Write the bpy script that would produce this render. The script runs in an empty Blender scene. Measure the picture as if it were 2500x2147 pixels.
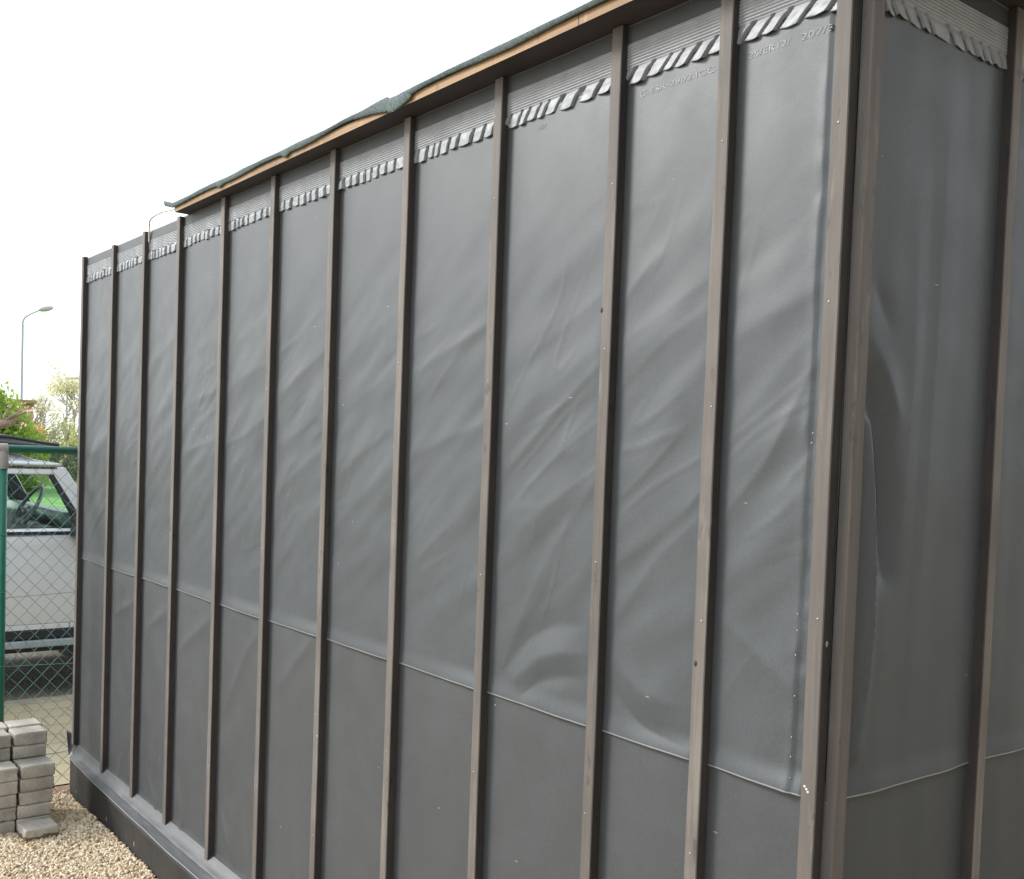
import bpy, math, random
import numpy as np
from mathutils import Vector, Matrix
R = math.radians
sc = bpy.context.scene
COL = sc.collection
random.seed(5); rng = np.random.default_rng(5)

# ------------------------------------------------------------------ camera, world, sun, exposure
cd = bpy.data.cameras.new('camera'); cam = bpy.data.objects.new('camera', cd); COL.objects.link(cam)
cd.sensor_fit = 'HORIZONTAL'; cd.sensor_width = 36; cd.lens = 36.92
cd.shift_x = 0.0059; cd.shift_y = 0.0551; cd.clip_end = 3000; cd.clip_start = 0.02
_rt = Vector((.6134, .7890, .0361)).normalized(); _fw = Vector((-.7880, .6141, -.0361)).normalized()
_rt = (_rt - _fw * _rt.dot(_fw)).normalized(); _up = _rt.cross(_fw)
m = Matrix((_rt, _up, -_fw)).transposed().to_4x4(); m.translation = Vector((1.0532, -1.5491, 1.54)); cam.matrix_world = m
sc.camera = cam

w = bpy.data.worlds.new('World'); sc.world = w; w.use_nodes = True
nt = w.node_tree; bg = nt.nodes['Background']
SUN_EL, SUN_AZ = 34, 48        # azimuth from the wall's normal (-Y) towards -X
sky = nt.nodes.new('ShaderNodeTexSky'); sky.sky_type = 'NISHITA'; sky.sun_disc = False
sky.sun_elevation = R(SUN_EL); sky.sun_rotation = R(180 + SUN_AZ); sky.air_density = 1.0; sky.dust_density = 3.0; sky.ozone_density = 1
hs = nt.nodes.new('ShaderNodeHueSaturation'); hs.inputs['Saturation'].default_value = .35
mx = nt.nodes.new('ShaderNodeMixRGB'); mx.inputs[0].default_value = .62; mx.inputs[2].default_value = (8.9, 9.75, 10.7, 1)
nt.links.new(sky.outputs[0], hs.inputs['Color']); nt.links.new(hs.outputs[0], mx.inputs[1]); nt.links.new(mx.outputs[0], bg.inputs[0])
bg.inputs[1].default_value = .10
sd = bpy.data.lights.new('sun', 'SUN'); sd.energy = 1.9; sd.angle = R(16); sd.color = (1, .98, .955)
so = bpy.data.objects.new('sun', sd); COL.objects.link(so)
S = Vector((-math.sin(R(SUN_AZ)) * math.cos(R(SUN_EL)), -math.cos(R(SUN_AZ)) * math.cos(R(SUN_EL)), math.sin(R(SUN_EL))))
so.rotation_euler = S.to_track_quat('Z', 'Y').to_euler()
sc.view_settings.view_transform = 'Standard'; sc.view_settings.look = 'None'
sc.view_settings.gamma = 1; sc.view_settings.exposure = 1.12
sc.cycles.max_bounces = 6; sc.cycles.transparent_max_bounces = 24

# ------------------------------------------------------------------ helpers
def tag(o, label=None, cat=None, group=None, kind=None):
    if label: o['label'] = label
    if cat: o['category'] = cat
    if group: o['group'] = group
    if kind: o['kind'] = kind
    return o
def empty(name, loc, label, cat, group=None):
    o = bpy.data.objects.new(name, None); COL.objects.link(o); o.location = loc; o.empty_display_size = .1
    o['off'] = 0; del o['off']
    return tag(o, label, cat, group)
def world_loc(o):
    v = Vector((0, 0, 0))
    while o is not None:
        v += o.location; o = o.parent
    return v
class MB:
    """collects polygons in world coordinates"""
    def __init__(s): s.v = []; s.f = []; s.m = []
    def add(s, V, F, mat=0):
        b = len(s.v); s.v += [tuple(x) for x in V]
        for f in F: s.f.append(tuple(i + b for i in f)); s.m.append(mat)
    def box(s, x0, x1, y0, y1, z0, z1, mat=0):
        V = [(x, y, z) for z in (z0, z1) for y in (y0, y1) for x in (x0, x1)]
        F = [(0, 2, 3, 1), (4, 5, 7, 6), (0, 1, 5, 4), (2, 6, 7, 3), (0, 4, 6, 2), (1, 3, 7, 5)]
        s.add(V, F, mat)
    def tube(s, pts, r, n=8, mat=0, caps=True):
        pts = [Vector(p) for p in pts]; k = len(pts)
        rs = r if hasattr(r, '__len__') else [r] * k
        ref = None; rings = []
        for i, p in enumerate(pts):
            t = (pts[min(i + 1, k - 1)] - pts[max(i - 1, 0)]).normalized()
            if ref is None:
                ref = t.orthogonal().normalized()
            ref = (ref - t * ref.dot(t)).normalized(); b = t.cross(ref)
            rings.append([p + (ref * math.cos(2 * math.pi * j / n) + b * math.sin(2 * math.pi * j / n)) * rs[i] for j in range(n)])
        V = [q for g in rings for q in g]
        F = [(i * n + j, i * n + (j + 1) % n, (i + 1) * n + (j + 1) % n, (i + 1) * n + j) for i in range(k - 1) for j in range(n)]
        if caps: F += [tuple(range(n))[::-1], tuple((k - 1) * n + j for j in range(n))]
        s.add(V, F, mat)
    def prism(s, poly, axis, a0, a1, mat=0):
        """poly: 2d points; extruded along axis 'x' (poly = y,z), 'y' (poly = x,z) or 'z'"""
        def P(p, a): return {'x': (a, p[0], p[1]), 'y': (p[0], a, p[1]), 'z': (p[0], p[1], a)}[axis]
        n = len(poly); V = [P(p, a0) for p in poly] + [P(p, a1) for p in poly]
        F = [tuple(range(n))[::-1], tuple(range(n, 2 * n))] + [(i, (i + 1) % n, n + (i + 1) % n, n + i) for i in range(n)]
        s.add(V, F, mat)
    def build(s, name, mats, parent=None, bevel=0, smooth=False, seg=2, fixn=False):
        me = bpy.data.meshes.new(name)
        off = world_loc(parent) if parent else Vector((0, 0, 0))
        me.from_pydata([(x - off.x, y - off.y, z - off.z) for x, y, z in s.v], [], s.f)
        mats = mats if isinstance(mats, (list, tuple)) else [mats]
        for q in mats: me.materials.append(q)
        me.polygons.foreach_set('material_index', s.m)
        if fixn:
            import bmesh
            bm = bmesh.new(); bm.from_mesh(me); bmesh.ops.recalc_face_normals(bm, faces=bm.faces); bm.to_mesh(me); bm.free()
        if smooth: me.polygons.foreach_set('use_smooth', [True] * len(me.polygons))
        o = bpy.data.objects.new(name, me); COL.objects.link(o)
        if parent: o.parent = parent
        if bevel:
            b = o.modifiers.new('bevel', 'BEVEL'); b.width = bevel; b.segments = seg; b.limit_method = 'ANGLE'; b.angle_limit = R(35)
            b.harden_normals = False
        return o
def grid_obj(name, X, Y, Z, mats, parent=None, smooth=True, thick=None, rim_row=0):
    """X,Y,Z 2d arrays -> sheet"""
    r, c = X.shape
    off = world_loc(parent) if parent else Vector((0, 0, 0))
    V = np.stack([X - off.x, Y - off.y, Z - off.z], -1).reshape(-1, 3)
    idx = np.arange(r * c).reshape(r, c)
    F = np.stack([idx[:-1, :-1], idx[:-1, 1:], idx[1:, 1:], idx[1:, :-1]], -1).reshape(-1, 4)
    me = bpy.data.meshes.new(name); me.from_pydata(V.tolist(), [], F.tolist())
    for q in (mats if isinstance(mats, (list, tuple)) else [mats]): me.materials.append(q)
    if smooth: me.polygons.foreach_set('use_smooth', [True] * len(me.polygons))
    o = bpy.data.objects.new(name, me); COL.objects.link(o)
    if parent: o.parent = parent
    if rim_row and len(me.materials) > 1:
        mi = np.zeros((r - 1, c - 1), np.int32); mi[rim_row if rim_row < 0 else rim_row - 1] = 1; me.polygons.foreach_set('material_index', mi.reshape(-1))
    if thick:
        sm = o.modifiers.new('thick', 'SOLIDIFY'); sm.thickness = abs(thick); sm.offset = -1 if thick > 0 else 1
    return o
def smoothstep(a, b, x):
    t = np.clip((x - a) / (b - a), 0, 1); return t * t * (3 - 2 * t)
_G = rng.normal(size=(64, 64, 2)); _G /= np.linalg.norm(_G, axis=-1, keepdims=True)
def perlin(x, y):
    xi = np.floor(x).astype(int); yi = np.floor(y).astype(int); xf = x - xi; yf = y - yi
    u = xf ** 3 * (xf * (xf * 6 - 15) + 10); v = yf ** 3 * (yf * (yf * 6 - 15) + 10)
    def g(i, j): q = _G[(xi + i) % 64, (yi + j) % 64]; return q[..., 0] * (xf - i) + q[..., 1] * (yf - j)
    return (g(0, 0) * (1 - u) + g(1, 0) * u) * (1 - v) + (g(0, 1) * (1 - u) + g(1, 1) * u) * v
def fold(x, z, pts, wd, amp):
    """ridge along a polyline: gaussian cross-section, faded at the ends"""
    P = np.array(pts); L = np.r_[0, np.cumsum(np.linalg.norm(np.diff(P, axis=0), axis=1))]
    tt = np.linspace(0, L[-1], 90); px = np.interp(tt, L, P[:, 0]); pz = np.interp(tt, L, P[:, 1])
    # smooth the polyline
    for _ in range(60):
        px[1:-1] = (px[:-2] + px[1:-1] * 2 + px[2:]) / 4; pz[1:-1] = (pz[:-2] + pz[1:-1] * 2 + pz[2:]) / 4
    h = np.zeros_like(x)
    m = (x > px.min() - 4 * wd) & (x < px.max() + 4 * wd) & (z > pz.min() - 4 * wd) & (z < pz.max() + 4 * wd)
    xs, zs = x[m], z[m]
    if xs.size == 0: return h
    d2 = (xs[:, None] - px) ** 2 + (zs[:, None] - pz) ** 2
    k = d2.argmin(1); d = d2.min(1); t = k / 89.
    dd = np.sqrt(d)
    h[m] = amp * (.6 * np.exp(-d / (2 * wd * wd)) + .45 * np.exp(-dd / (.55 * wd))) * (.25 + .75 * np.sin(np.pi * np.clip(.12 + t * .76, 0, 1)))
    return h

def ico():
    t = (1 + 5 ** .5) / 2
    V = np.array([(-1, t, 0), (1, t, 0), (-1, -t, 0), (1, -t, 0), (0, -1, t), (0, 1, t), (0, -1, -t), (0, 1, -t), (t, 0, -1), (t, 0, 1), (-t, 0, -1), (-t, 0, 1)], float)
    F = [(0, 11, 5), (0, 5, 1), (0, 1, 7), (0, 7, 10), (0, 10, 11), (1, 5, 9), (5, 11, 4), (11, 10, 2), (10, 7, 6), (7, 1, 8), (3, 9, 4), (3, 4, 2), (3, 2, 6), (3, 6, 8), (3, 8, 9), (4, 9, 5), (2, 4, 11), (6, 2, 10), (8, 6, 7), (9, 8, 1)]
    return V / np.linalg.norm(V[0]), np.array(F)
IV, IF = ico()

# ------------------------------------------------------------------ materials
class N:
    def __init__(s, name):
        s.mat = bpy.data.materials.new(name); s.mat.use_nodes = True; s.t = s.mat.node_tree
        s.b = s.t.nodes['Principled BSDF']; s.out = s.t.nodes['Material Output']
        s.co = s.n('ShaderNodeTexCoord').outputs['Object']
    def n(s, typ, **kw):
        q = s.t.nodes.new(typ)
        for k, v in kw.items(): setattr(q, k, v)
        return q
    def l(s, a, b): s.t.links.new(a, b)
    def mapping(s, scale=(1, 1, 1), rot=(0, 0, 0)):
        q = s.n('ShaderNodeMapping'); q.inputs['Scale'].default_value = scale; q.inputs['Rotation'].default_value = rot
        s.l(s.co, q.inputs[0]); return q.outputs[0]
    def noise(s, scale, detail=4, rough=.55, vec=None, dist=0):
        q = s.n('ShaderNodeTexNoise'); q.inputs['Scale'].default_value = scale; q.inputs['Detail'].default_value = detail
        q.inputs['Roughness'].default_value = rough; q.inputs['Distortion'].default_value = dist
        s.l(vec if vec is not None else s.co, q.inputs['Vector']); return q.outputs['Fac']
    def vor(s, scale, vec=None, feature='F1', out='Distance', rnd=1):
        q = s.n('ShaderNodeTexVoronoi', feature=feature); q.inputs['Scale'].default_value = scale; q.inputs['Randomness'].default_value = rnd
        s.l(vec if vec is not None else s.co, q.inputs['Vector']); return q.outputs[out]
    def ramp(s, fac, stops, interp='LINEAR'):
        q = s.n('ShaderNodeValToRGB'); cr = q.color_ramp; cr.interpolation = interp
        while len(cr.elements) < len(stops): cr.elements.new(.5)
        for e, (p, c) in zip(cr.elements, stops):
            e.position = p; e.color = (c, c, c, 1) if not hasattr(c, '__len__') else (*c, 1)
        s.l(fac, q.inputs[0]); return q.outputs[0]
    def mix(s, fac, a, b, mode='MIX'):
        q = s.n('ShaderNodeMixRGB', blend_type=mode)
        for i, v in ((0, fac), (1, a), (2, b)):
            if hasattr(v, 'is_linked') or isinstance(v, bpy.types.NodeSocket): s.l(v, q.inputs[i])
            elif i == 0: q.inputs[0].default_value = v
            else: q.inputs[i].default_value = (*v, 1) if hasattr(v, '__len__') else (v, v, v, 1)
        return q.outputs[0]
    def math(s, op, a, b=0):
        q = s.n('ShaderNodeMath', operation=op)
        for i, v in enumerate((a, b)):
            if isinstance(v, bpy.types.NodeSocket): s.l(v, q.inputs[i])
            else: q.inputs[i].default_value = v
        return q.outputs[0]
    def col(s, c):
        if isinstance(c, bpy.types.NodeSocket): s.l(c, s.b.inputs['Base Color'])
        else: s.b.inputs['Base Color'].default_value = (*c, 1)
    def rough(s, r):
        if isinstance(r, bpy.types.NodeSocket): s.l(r, s.b.inputs['Roughness'])
        else: s.b.inputs['Roughness'].default_value = r
    def bump(s, h, strength=.3, dist=.002):
        q = s.n('ShaderNodeBump'); q.inputs['Strength'].default_value = strength; q.inputs['Distance'].default_value = dist
        s.l(h, q.inputs['Height']); s.l(q.outputs[0], s.b.inputs['Normal'])
    def specks(s, base, scale, thr, keep, colr):
        """sparse small flecks lying on the surface"""
        q = s.n('ShaderNodeTexVoronoi'); q.inputs['Scale'].default_value = scale; s.l(s.co, q.inputs['Vector'])
        near = s.math('LESS_THAN', q.outputs['Distance'], thr)
        sp = s.n('ShaderNodeSeparateColor'); s.l(q.outputs['Color'], sp.inputs[0])
        k = s.math('LESS_THAN', sp.outputs[0], keep)
        return s.mix(s.math('MULTIPLY', near, k), base, colr)
MAT = {}
def simple(name, c, rough=.6, var=.15, scale=8, metal=0, bump=0, bs=60, spec=.5):
    g = N(name); f = g.noise(scale, 5)
    g.col(g.mix(g.ramp(f, [(.3, 0), (.7, 1)]), tuple(x * (1 - var) for x in c), tuple(min(1, x * (1 + var)) for x in c)))
    g.rough(rough); g.b.inputs['Metallic'].default_value = metal; g.b.inputs['Specular IOR Level'].default_value = spec
    if bump: g.bump(g.noise(bs, 4), bump, .003)
    MAT[name] = g.mat; return g.mat

def membrane(name, c, rgh):
    g = N(name)
    big = g.noise(1.6, 4, .5); med = g.noise(9, 5, .6); fine = g.noise(140, 3, .6)
    c0 = g.mix(g.ramp(big, [(.3, 0), (.7, 1)]), tuple(x * .9 for x in c), tuple(x * 1.1 for x in c))
    c1 = g.mix(g.math('MULTIPLY', g.ramp(med, [(.45, 0), (.75, 1)]), .35), c0, tuple(x * 1.25 for x in c))
    weave = g.noise(30, 4, .7, g.mapping((.9, .9, 9))); fine2 = g.noise(330, 2, .7)
    c1 = g.mix(g.math('MULTIPLY', g.ramp(weave, [(.4, 0), (.66, 1)]), .22), c1, tuple(x * .78 for x in c))
    c2 = g.mix(g.math('MULTIPLY', g.ramp(fine, [(.35, 0), (.65, 1)]), .2), c1, tuple(x * .6 for x in c))
    c2 = g.mix(g.math('MULTIPLY', g.ramp(fine2, [(.4, 0), (.6, 1)]), .3), c2, tuple(x * 1.5 for x in c))
    # thin pale scratches and dust flecks
    scv = g.mapping((3, 3, 16), (0, R(62), 0)); sc_ = g.noise(7, 2, .4, scv)
    c3 = g.mix(g.math('MULTIPLY', g.ramp(sc_, [(.735, 0), (.76, 1)]), .0), c2, (.4, .4, .4))
    q = g.n('ShaderNodeTexVoronoi'); q.inputs['Scale'].default_value = 9; g.l(g.mapping((1, 1, 5.5), (0, R(24), 0)), q.inputs['Vector'])
    sq = g.n('ShaderNodeSeparateColor'); g.l(q.outputs['Color'], sq.inputs[0])
    c3 = g.mix(g.math('MULTIPLY', g.math('MULTIPLY', g.math('LESS_THAN', q.outputs['Distance'], .055), g.math('LESS_THAN', sq.outputs[0], .09)), .5), c3, (.42, .42, .42))
    c4 = g.specks(c3, 24, .05, .075, (.42, .42, .41))
    g.col(c4); g.rough(g.ramp(med, [(.3, rgh - .05), (.7, rgh + .08)]))
    g.bump(g.mix(.25, g.noise(420, 2), g.noise(26, 4)), .22, .0012)
    MAT[name] = g.mat; return g.mat
M_up = membrane('membrane_upper', (.060, .0655, .069), .46)
M_lo = membrane('membrane_lower', (.057, .0605, .062), .48)
M_edge = simple('membrane_cut_edge', (.30, .31, .31), .5)
M_flap = membrane('membrane_skirt', (.048, .05, .053), .45)

def wood(name, c, dark, rgh=.7, grain=1.0, gs=(26, 26, 1.1)):
    g = N(name)
    v = g.mapping(gs); a = g.noise(2.2, 6, .65, v, .6); b = g.noise(3.2, 4); k = g.noise(46, 3, .6, g.mapping((1, 1, .35)))
    c0 = g.mix(g.ramp(a, [(.32, 0), (.68, 1)]), tuple(x * (1 - .3 * grain) for x in c), tuple(x * (1 + .22 * grain) for x in c))
    oi = g.n('ShaderNodeObjectInfo'); c0 = g.mix(1.0, c0, g.ramp(oi.outputs['Random'], [(0, (.76, .74, .72)), (.5, (.97, .96, .95)), (1, (1.12, 1.11, 1.08))]), 'MULTIPLY')
    c1 = g.mix(g.math('MULTIPLY', g.ramp(b, [(.4, 0), (.62, 1)]), .6), c0, tuple(x * .55 for x in c))
    wn_ = g.noise(5, 6, .7, g.mapping((9, 9, .8), (0, 0, .4)))
    c1 = g.mix(g.math('MULTIPLY', g.ramp(wn_, [(.58, 0), (.68, 1)]), .45), c1, tuple(min(1, x * 1.5) for x in c))
    c2 = g.mix(g.math('MULTIPLY', g.ramp(k, [(.62, 0), (.72, 1)]), .55), c1, dark)
    c3 = g.specks(c2, 30, .07, .03, (.6, .57, .5))
    g.col(c3); g.rough(rgh); g.bump(a, .35, .0015)
    MAT[name] = g.mat; return g.mat
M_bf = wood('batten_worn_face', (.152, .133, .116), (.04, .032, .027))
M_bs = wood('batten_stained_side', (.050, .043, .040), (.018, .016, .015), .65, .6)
M_bm = wood('corner_batten_stain', (.165, .145, .128), (.05, .042, .036))
M_bend = wood('batten_end_grain', (.10, .09, .08), (.03, .03, .03))
M_ply = wood('plywood_edge', (.34, .205, .098), (.13, .07, .03), .7, 1.0, (.8, 60, 60))
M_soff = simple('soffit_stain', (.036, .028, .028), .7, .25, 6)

g = N('roofing_felt'); f = g.noise(5, 5); q = g.noise(170, 3)
g.col(g.mix(g.ramp(q, [(.35, 0), (.65, 1)]), (.055, .078, .078), (.13, .168, .165))); g.rough(.85); g.bump(q, .5, .002); M_felt = g.mat
M_strip = simple('flashing_grey', (.24, .25, .262), .5, .14, 30); M_rib = simple('flashing_ribs_lightened', (.285, .295, .31), .42, .12, 20)  # one flashing; ribs lightened in colour to offset their shading
M_stripend = simple('flashing_rim_eave_shade', (.055, .057, .059), .55, .1, 14)  # dark flat rim, its colour lowered further to deepen the eave shadow
M_nail = simple('nail_steel', (.34, .32, .29), .45, .2, 80, metal=.3)
M_knot = simple('dark_knot', (.022, .016, .012), .8, .3, 60)
M_fleck = simple('pale_fleck', (.62, .6, .56), .6, .1, 60)
M_letter = simple('embossed_letter_edge', (.115, .12, .124), .4, .25, 90)

g = N('plinth_film'); st = g.noise(3, 5, .6, g.mapping((30, 30, 3))); bl = g.noise(5, 4)
c0 = g.mix(g.ramp(bl, [(.3, 0), (.7, 1)]), (.012, .0115, .0105), (.026, .024, .021))
c1 = g.mix(g.math('MULTIPLY', g.ramp(st, [(.55, 0), (.78, 1)]), .6), c0, (.075, .065, .05))
spv = g.mapping((1, 1, .33)); vq = g.n('ShaderNodeTexVoronoi'); vq.inputs['Scale'].default_value = 34; g.l(spv, vq.inputs['Vector'])
sp = g.n('ShaderNodeSeparateColor'); g.l(vq.outputs['Color'], sp.inputs[0])
c2 = g.mix(g.math('MULTIPLY', g.math('LESS_THAN', vq.outputs['Distance'], .13), g.math('LESS_THAN', sp.outputs[0], .14)), c1, (.42, .36, .26))
g.col(c2); g.rough(.68); g.bump(g.noise(24, 5), .4, .003); M_plinth = g.mat

def stone(name, cols, scale):
    g = N(name); oi = g.n('ShaderNodeObjectInfo'); v = g.vor(scale, None, 'F1', 'Color')
    s_ = g.n('ShaderNodeSeparateColor'); g.l(v, s_.inputs[0])
    g.col(g.mix(g.math('MULTIPLY', g.ramp(g.noise(60, 4), [(.3, 0), (.7, 1)]), .35),
                g.ramp(s_.outputs[0], [(i / (len(cols) - 1), c) for i, c in enumerate(cols)]), tuple(x * .7 for x in cols[0])))
    g.rough(.85); return g
GC = [(.56, .42, .26), (.66, .54, .36), (.74, .64, .46), (.82, .75, .60), (.42, .27, .15), (.74, .61, .42), (.22, .15, .10)]
g = stone('gravel_stone', GC, 70); M_gravel = g.mat
g = stone('gravel_bed_mat', [tuple(x * .62 for x in c) for c in GC], 95)
g.bump(g.vor(95), .9, .012); M_gbed = g.mat

def brickmat(name, c):
    g = N(name); a = g.noise(11, 5, .6); b = g.noise(130, 3, .6); oi = g.n('ShaderNodeObjectInfo')
    r = g.ramp(oi.outputs['Random'], [(0, .78), (1, 1.12)])
    c0 = g.mix(g.ramp(a, [(.3, 0), (.72, 1)]), tuple(x * .62 for x in c), tuple(x * 1.18 for x in c))
    c1 = g.mix(g.math('MULTIPLY', g.ramp(b, [(.5, 0), (.68, 1)]), .55), c0, tuple(x * .5 for x in c))
    g.col(g.mix(1.0, c1, r, 'MULTIPLY')); g.rough(.9); g.bump(g.mix(.5, b, a), .8, .006); MAT[name] = g.mat; return g.mat
M_brick = brickmat('tumbled_concrete', (.46, .425, .365))

g = N('damp_concrete'); sx = g.n('ShaderNodeSeparateXYZ'); g.l(g.co, sx.inputs[0]); a = g.noise(16, 4)
e_ = g.math('ADD', sx.outputs[2], g.math('MULTIPLY', g.math('SUBTRACT', a, .5), .05))
c0 = g.mix(g.ramp(g.noise(40, 5), [(.3, 0), (.7, 1)]), (.34, .31, .26), (.46, .425, .365))
g.col(g.mix(g.math('LESS_THAN', e_, -.002), c0, (.15, .115, .075))); g.rough(.85); g.bump(g.noise(110, 4), .5, .003); M_damp = g.mat
g = N('paving'); bt = g.n('ShaderNodeTexBrick'); bt.inputs['Scale'].default_value = 1; bt.inputs['Brick Width'].default_value = .42; bt.inputs['Row Height'].default_value = .21
bt.inputs['Mortar Size'].default_value = .006; bt.inputs['Color1'].default_value = (.40, .335, .215, 1); bt.inputs['Color2'].default_value = (.46, .39, .26, 1); bt.inputs['Mortar'].default_value = (.2, .16, .1, 1)
g.l(g.mapping((1, 1, 1), (0, 0, R(90))), bt.inputs['Vector'])
c1 = g.mix(g.math('MULTIPLY', g.ramp(g.noise(4, 6, .65), [(.35, 0), (.7, 1)]), .5), bt.outputs['Color'], (.36, .29, .18))
g.col(g.mix(g.math('MULTIPLY', g.ramp(g.noise(90, 3), [(.4, 0), (.7, 1)]), .3), c1, (.3, .25, .16))); g.rough(.9); g.bump(g.noise(90, 3), .4, .004); M_pave = g.mat
g = N('asphalt'); v = g.noise(38, 5, .75); v2 = g.noise(2.5, 4)
g.col(g.mix(g.ramp(v, [(.42, 0), (.62, 1)]), (.07, .062, .052), (.33, .29, .225))); g.rough(.9); g.bump(v, .8, .01); M_asph = g.mat
M_edging = brickmat('edging_brick', (.30, .19, .12))
M_kerb = brickmat('kerb_stone', (.40, .35, .25))
M_grass = simple('lawn', (.12, .27, .045), .9, .35, 3, bump=.5, bs=20)
M_soil = simple('verge_ground', (.24, .21, .11), .95, .3, .4, bump=.4, bs=6)

M_green = simple('green_coated_steel', (.012, .155, .098), .35, .12, 12)
M_wire = simple('green_coated_wire', (.10, .235, .19), .4, .15, 30)
M_collar = simple('grey_plastic_collar', (.33, .31, .29), .5, .1, 20)
M_cable = simple('pale_cable', (.55, .52, .46), .5)

g = N('silver_paint'); g.col((.66, .66, .665)); g.b.inputs['Metallic'].default_value = .15; g.rough(.36); g.b.inputs['Coat Weight'].default_value = .35
g.bump(g.noise(900, 2), .03, .0005); M_car = g.mat
M_blackpl = simple('black_plastic', (.018, .019, .021), .5, .2, 20)
M_greypl = simple('step_aluminium', (.30, .33, .34), .45, .15, 20)
M_tyre = simple('tyre_rubber', (.02, .02, .02), .8, .2, 20)
M_rim = simple('alloy', (.5, .5, .5), .3, .1, 10, metal=.8)
M_seat = simple('seat_fabric', (.03, .036, .035), .7, .3, 9)
M_dash = simple('dashboard_vinyl', (.12, .165, .15), .4, .25, 7)
M_lampglass = simple('lamp_lens', (.6, .6, .58), .2, .1, 10)
g = N('car_glass'); tr = g.n('ShaderNodeBsdfTransparent'); tr.inputs[0].default_value = (.95, .995, .97, 1); gl = g.n('ShaderNodeBsdfGlossy'); gl.inputs['Roughness'].default_value = .03
fr = g.n('ShaderNodeLayerWeight'); fr.inputs[0].default_value = .5; mxs = g.n('ShaderNodeMixShader'); g.l(g.math('ADD', g.math('MULTIPLY', g.math('POWER', fr.outputs['Facing'], 5), .4), .02), mxs.inputs[0]); g.l(tr.outputs[0], mxs.inputs[1]); g.l(gl.outputs[0], mxs.inputs[2]); g.l(mxs.outputs[0], g.out.inputs[0]); M_glass = g.mat
M_lamp = simple('galvanised_pole', (.40, .41, .41), .5, .1, 4)
M_lamphead = simple('lamp_housing', (.42, .41, .37), .5, .1, 4)
M_bark = simple('bark', (.26, .19, .13), .9, .35, 14, bump=.6, bs=30)
M_twig = simple('twig_bark_hazed', (.36, .33, .27), .9, .25, 3)  # bark lightened, distance haze put into the colour
def leaf(name, c, var=.35):
    g = N(name); v = g.n('ShaderNodeNewGeometry'); f = v.outputs['Random Per Island']
    g.col(g.ramp(f, [(0, tuple(x * (1 - var) for x in c)), (.5, c), (1, tuple(min(1, x * (1 + var)) for x in c))])); g.rough(.6)
    tl = g.n('ShaderNodeBsdfTranslucent'); tl.inputs[0].default_value = (*[min(1, x * 1.6) for x in c], 1)
    ms = g.n('ShaderNodeMixShader'); ms.inputs[0].default_value = .4; g.l(g.b.outputs[0], ms.inputs[1]); g.l(tl.outputs[0], ms.inputs[2]); g.l(ms.outputs[0], g.out.inputs[0]); return g.mat
L_green = leaf('leaf_fresh_green', (.24, .33, .055), .5); L_pink = leaf('blossom_pink', (.66, .40, .36)); L_yel = leaf('leaf_yellow_green', (.36, .37, .12))
L_or = leaf('leaf_orange', (.62, .30, .09)); L_dk = leaf('leaf_dark', (.05, .085, .05)); L_pale = leaf('leaf_spring_hazed', (.50, .49, .28))  # L_pale: spring foliage paled further to paint in the bright haze
M_house = simple('house_brick', (.42, .30, .17), .9, .2, 3)
g = N('shade_house_brick'); bt = g.n('ShaderNodeTexBrick'); bt.inputs['Scale'].default_value = 4.5; bt.inputs['Color1'].default_value = (.30, .29, .27, 1); bt.inputs['Color2'].default_value = (.26, .25, .23, 1); bt.inputs['Mortar'].default_value = (.25, .23, .2, 1); g.l(g.mapping((1, 1, 1), (0, R(90), R(90))), bt.inputs['Vector']); g.col(bt.outputs['Color']); g.rough(.9); M_shadebrick = g.mat  # wall brick of the added, unseen shading house
M_render = simple('pale_wall_render', (.55, .46, .34), .9, .15, 1)
M_hroof = simple('house_roof', (.36, .24, .13), .9, .2, 2)

# ------------------------------------------------------------------ ground
def ground_h(x, y):
    z = -.166 - .044 * smoothstep(-3.6, -4.35, x)
    return z + .006 * perlin(np.asarray(x) * 6, np.asarray(y) * 6)
mb = MB(); n = 96; rad = 1500
mb.add([(math.cos(2 * math.pi * i / n) * rad - 5, math.sin(2 * math.pi * i / n) * rad, -.226) for i in range(n)], [tuple(range(n))])
tag(mb.build('ground', M_soil), kind='structure')
xs = np.unique(np.r_[np.linspace(-4.36, -2.2, 110), np.linspace(-2.2, 6, 60)]); ys = np.unique(np.r_[np.linspace(-7, -1.2, 30), np.linspace(-1.2, .0, 60), np.linspace(0, 7, 30)])
X, Y = np.meshgrid(xs, ys); keep = np.ones_like(X)
tag(grid_obj('gravel_bed', X, Y, ground_h(X, Y) - .012, M_gbed), kind='structure')
def sheet(name, x0, x1, y0, y1, z, mat):
    mb = MB(); mb.add([(x0, y0, z), (x1, y0, z), (x1, y1, z), (x0, y1, z)], [(0, 1, 2, 3)]); return tag(mb.build(name, mat), kind='structure')
sheet('pavement', -6.28, -4.47, -40, 60, -.2, M_pave)
mb = MB(); mb.box(-6.42, -6.28, -40, 60, -.3, -.192); tag(mb.build('kerb', M_kerb, bevel=.01), kind='structure')
sheet('road', -11, -6.42, -40, 60, -.212, M_asph)
sheet('far_pavement', -13, -11, -40, 60, -.204, M_pave)
sheet('lawn', -48, -19, -60, 80, -.19, M_grass)

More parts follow.
